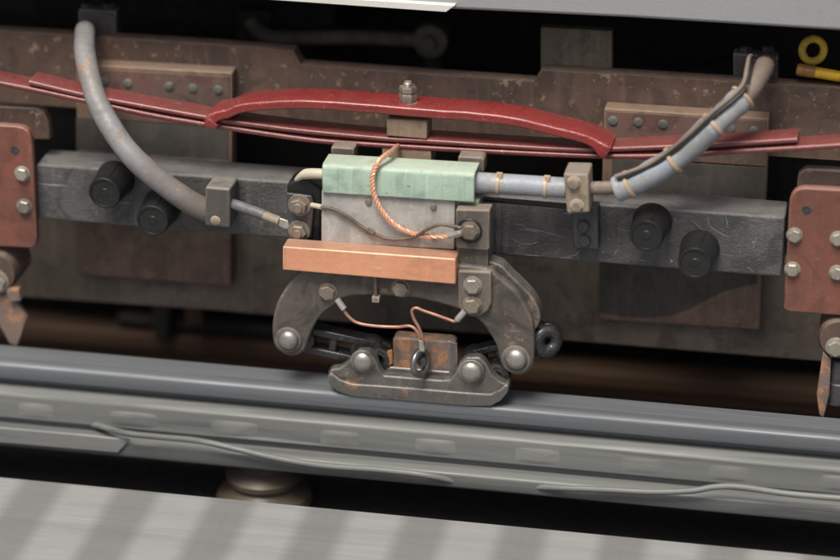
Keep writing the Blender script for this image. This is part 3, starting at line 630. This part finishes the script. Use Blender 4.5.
wire('thin copper wire hanging from the right bracket bolt to the shoe', [(464, 312, -.112), (456, 321, -.112), (447, 319, -.11), (436, 315, -.11), (424, 311, -.11), (416, 308, -.11), (412, 311, -.11), (414, 319, -.11), (419, 328, -.111), (423, 340, -.112), (424, 350, -.11)], .0027, 'wirecu', False, [('tinned_lug', (465, 311, -.113), (457, 320, -.113), .0052, 'tag')])

# --- hoses and their clamps
def ties(t, pts, spots, r, axis_scale=1.06):
    for (i, w) in spots:
        p = pts[i]; tn = (pts[min(i+1, len(pts)-1)]-pts[max(i-1, 0)]).normalized(); bm = bmesh.new()
        lathe(bm, p-tn*w/2, tn, [(r*1.01, 0), (r*1.12, .0005), (r*1.12, w-.0005), (r*1.01, w)], 24)
        hd = p+Vector((.2, -.4, .9)).normalized()*r*1.15; box(bm, hd-Vector((.004, .004, .003)), hd+Vector((.004, .004, .004))); finish('cable_tie', bm, 'tie', t)
hl = thing('hose', 'thick grey hose curving down from the top left past the rubber caps', 'hose', P(205, 205, -.05))
hp = spline([P(*q) for q in ((86, 31, .185), (85, 33, .12), (85.5, 57, .06), (96, 98, .0), (114, 132, -.035), (135, 159, -.05), (164, 184, -.048), (190, 202, -.036), (214, 214, -.02))], 10)
bm = bmesh.new(); tube(bm, hp, .0193, 22, True, lambda f: .0168+.0028*f+.0003*math.sin(f*31)); finish('sleeve', bm, 'hose', hl)
cl = thing('cable_clamp', 'grey steel box clamp at the lower end of the thick grey hose', 'clamp', P(220, 226, -.03), 'cable clamps on the beam')
slab('clamp_block', [(205, 187), (230, 189), (230, 228.5), (205, 226)], -.056, .054, 'clampg', cl, .004, 0, 3)
bolt('rivet', 215.5, 220.5, -.056, 5.2, 'clamp', cl, 'bolt')
gc = thing('cable', 'thin dark grey cable running from the box clamp to the terminal nuts', 'cable', P(234, 206, -.05))
gp = spline([P(*q) for q in ((222, 201, -.03), (236, 205, -.045), (250, 210, -.05), (264, 215, -.054))], 8); bm = bmesh.new(); tube(bm, gp, .0087, 16); finish('sheath', bm, 'greycab', gc)
bm = bmesh.new(); tube(bm, spline([P(262, 214.5, -.054), P(270, 217.5, -.056), P(279, 221, -.058)], 4), .0078, 14); finish('crimp_lug', bm, 'clamp', gc)
slab('lug_tongue', [(276, 217), (288, 221), (292, 229), (284, 229), (275, 224)], -.060, .004, 'tag', gc, .001)
ws = thing('cable_stub', 'short off white cable end entering the green cover from the left', 'cable', P(322, 176, -.06))
bm = bmesh.new(); tube(bm, spline([P(296, 180, -.05), P(303, 175, -.056), P(312, 173.5, -.06), P(326, 174, -.06)], 6), .0075, 14, True, lambda f: .003+.0055*min(1, f*2.2)); finish('core', bm, 'white', ws)
# straight hose right of the cover
hr = thing('hose', 'short straight blue grey hose with two ties right of the green cover', 'hose', P(520, 186, -.05))
hq = spline([P(*q) for q in ((466, 181, -.06), (480, 182.5, -.058), (520, 185, -.054), (566, 188, -.05))], 10)
bm = bmesh.new(); tube(bm, hq, .0165, 20, True); finish('sleeve', bm, 'wrap', hr)
def near(pts, px, py, Y): q = P(px, py, Y); return min(range(len(pts)), key=lambda i: (pts[i]-q).length)
ties(hr, hq, [(near(hq, 499, 184, -.055), .006), (near(hq, 546, 187, -.052), .006)], .0165)
bm = bmesh.new(); tube(bm, spline([P(484, 199, -.03), P(520, 202, -.03), P(566, 206, -.03)], 6), .0045, 10); finish('lower_wire', bm, 'rubber', hr)
c2 = thing('cable_clamp', 'dusty tan clamp with two bolts gripping the blue grey hose', 'clamp', P(577, 213, -.03), 'cable clamps on the beam')
slab('clamp_block', [(563.5, 173.5), (588, 174), (589.5, 212.5), (567, 213.5)], -.080, .052, 'clamp', c2, .003, 0, 3)
slab('foot_plate', [(572, 205), (598, 207), (598.5, 250), (573.5, 248.5)], -.026, .026, 'boltdk', c2, .002)
bolt('hex', 574, 182.5, -.080, 6.2, 'clamp', c2); bolt('hex', 577, 205, -.080, 6.0, 'clamp', c2)
bolt('round', 583.5, 226, -.026, 6.0, 'boltdk', c2); bolt('round', 584.5, 240.5, -.026, 6.0, 'boltdk', c2)
bcab = tag(cable('cable', [(580, 187.5, -.055), (600, 188, -.052), (630, 186, -.05)], -.05, .0105, 'brhose'), 'short dusty brown cable between the tan clamp and the wrapped hose', 'cable')
hw = thing('hose', 'blue grey wrapped hose with tan ties rising to the bracket at upper right', 'hose', P(623, 187, -.05))
path = [(616, 189.5, -.05), (630, 184, -.05), (651, 173.5, -.05), (683, 153, -.045), (711, 127, -.035), (734, 106, -.015), (743, 97, -.005)]
wp = spline([P(*q) for q in path], 10)
bm = bmesh.new(); tube(bm, wp, .0185, 22, True, lambda f: .0200+.0012*math.sin(f*60)*.35+.0008*math.sin(f*23)); finish('wrapping', bm, 'wrap', hw)
bm = bmesh.new(); tube(bm, spline([P(*q) for q in ((728, 112, -.018), (743, 97, -.005), (754, 84, .02), (760, 74, .07), (764, 67, .13), (766, 62, .2))], 8), .0165, 20, True); finish('upper_sleeve', bm, 'brhose', hw)
ties(hw, wp, [(near(wp, 631, 184, -.05), .006), (near(wp, 674, 160, -.046), .0065), (near(wp, 714, 125, -.034), .0065), (len(wp)-2, .005)], .0203)
for dx, dy, mt, r in ((-1, -10.5, 'brhose', .0034), (2, -7.5, 'rubber', .003)):
    bm = bmesh.new(); tube(bm, spline([P(x+dx, y+dy, Y-.014) for x, y, Y in ((616, 187, -.05), (634, 181, -.05), (653, 172.5, -.05), (684, 150, -.045), (712, 124, -.035), (737, 103, -.015), (745, 92, .0), (748, 78, .03), (750, 68, .08), (753, 66, .17))], 8), r, 10); finish('strapped_wire', bm, mt, hw)

# --- brackets and gear in the dark at the top
def cbracket(px, label, Y, mat):
    t = thing('cable_bracket', label, 'bracket', P(*px[0], Y), 'dark hose brackets')
    slab('bracket_plate', px, Y, .03, mat, t, .003)
    x = (px[0][0]+px[1][0])/2; y = px[0][1]
    for dx in (-10, 12): 
        p = P(x+dx, y-1, Y+.015); bm = bmesh.new(); lathe(bm, (p.x, Y+.015, p.z-.004), (0, 0, 1), [(.011, 0), (.011, .012), (.008, .015), (0, .015)], 6); finish('bolt', bm, 'boltdk', t)
    return t
cbracket([(78, 9), (116, 11), (116, 38), (78, 36)], 'dark steel bracket holding the grey hose at top left', .19, 'clampg')
cbracket([(733, 53), (778, 57), (778, 83), (733, 79)], 'dark steel bracket holding the wrapped hose at upper right', .205, 'clampg')
pipe = thing('brake_pipe', 'dark horizontal pipe with a round joint behind the notch in the frame', 'pipe', P(330, 40, .4))
bm = bmesh.new(); tube(bm, spline([P(250, 18, .42), P(258, 30, .42), P(272, 37, .42), P(310, 37.5, .42), P(360, 37, .42), P(425, 40, .42)], 8), .013, 16); finish('tube', bm, 'olive', pipe)
q = P(431, 40, .4); bm = bmesh.new(); lathe(bm, (q.x, .43, q.z), (0, -1, 0), [(.028, 0), (.03, .006), (.03, .04), (.022, .046), (.015, .046), (.012, .056), (0, .056)], 24); finish('joint', bm, 'olive', pipe)
slab('joint_stem', [(424, 45), (441, 46), (441, 85), (424, 84)], .41, .03, 'dark', pipe, .004)
slab('hanger', [(238, 10), (272, 12), (262, 50), (236, 48)], .45, .03, 'dark', pipe, .004)
cyl = P(150, 10, .6); bm = bmesh.new(); tube(bm, [Vector((cyl.x-1.2, .62, cyl.z)), Vector((cyl.x+.35, .62, cyl.z))], .06, 24)
tag(finish('air_reservoir', bm, 'dark'), 'sooty black cylinder lying in the dark at the top left', 'reservoir')
cyl2 = P(700, 62, .55); bm = bmesh.new(); tube(bm, spline([Vector((cyl2.x-.12, .55, cyl2.z-.01)), Vector((cyl2.x-.03, .55, cyl2.z-.03)), Vector((cyl2.x+.07, .55, cyl2.z))], 6), .022, 14)
tag(finish('air_hose', bm, 'dark'), 'dark drooping rubber hose in the shadow left of the upper right bracket', 'hose')
yh = thing('valve_handle', 'yellow lever handle with a rust brown tip at the upper right edge', 'handle', P(800, 70, .15))
bm = bmesh.new(); tube(bm, [P(797.5, 69, .18), P(799, 69.3, .18), P(803, 70.2, .18), P(815, 72, .18), P(850, 78, .18), P(900, 86, .18)], .009, 16, True); finish('grip', bm, 'yellow', yh)
bm = bmesh.new(); tube(bm, [P(796.5, 68.8, .1795), P(798.5, 69.2, .1795), P(815, 72, .1795)], .0098, 16, True, lambda f: .0075+.0026*min(1, f*6)); finish('tip', bm, 'tiprust', yh)
q = P(813, 50, .2); bm = bmesh.new(); torus(bm, q, (.35, -1, .2), .0180, .0066, 30, 12)
tag(finish('yellow_ring', bm, 'yellowdk'), 'dirty yellow ring above the yellow handle at the right', 'ring')

# --- axlebox bosses and scraper blades at both edges
def corner(px, py, r, label, label2, blade, boltpx):
    t = thing('pivot_boss', label, 'boss', P(px, py, .0), 'round bosses under the end plates')
    p = P(px, py, -.02); s = ppx(px, py, 0); bm = bmesh.new(); lathe(bm, (p.x, .06, p.z), (0, -1, 0), [(r*s, 0), (r*s, .072), (r*s-.004, .08), (0, .08)], 36); finish('boss_body', bm, 'frame', t, 0)
    bolt('hex', boltpx[0], boltpx[1], -.021, boltpx[2], 'bolt', t)
    b = slab('scraper_blade', blade, -.02, .012, 'rusty', None, .002)
    tag(b, label2, 'blade', 'pointed blades hanging at the photo edges')
    return t
corner(-6, 273, 23, 'round steel boss under the left red plate', 'pointed rusty blade hanging below the left red plate', [(-14, 300), (10, 293), (27, 318), (17.5, 346.5), (9, 344)], (-2, 281, 10))
slab('rusty_nut', [(6, 290), (18, 289), (21, 301), (9, 303)], -.03, .014, 'rusty', bpy.data.objects['pivot_boss'], .002)
t = corner(840, 340, 22, 'round steel boss under the right red plate', 'pointed rusty blade hanging below the right red plate', [(823, 352), (831, 360), (829.5, 395), (823.5, 419), (819, 415), (816.5, 394)], (836, 347, 9))
bm = bmesh.new(); q = P(838, 385, .0); lathe(bm, (q.x, .0, q.z-.03), (0, 0, 1), [(.016, 0), (.016, .035), (.014, .037), (.014, .075), (0, .075)], 20)
finish('stem', bm, 'boltdk', t)

# --- dim gear in the gap under the frame
bh = thing('brake_rigging', 'dim sooty brake hanger and brown lug in the gap under the frame', 'brake gear', P(160, 330, .5))
slab('hanger_strap', [(152, 296), (170, 297), (168, 342), (154, 341)], .40, .02, 'dark', bh, .003)
slab('lug', [(184, 305), (200, 306), (203, 326), (186, 326)], .38, .03, 'rustrail', bh, .004)
bm = bmesh.new(); a = P(120, 318, .44); b = P(300, 333, .44); tube(bm, [a, a.lerp(b, .5), b], .014, 14); finish('pull_rod', bm, 'dark', bh)
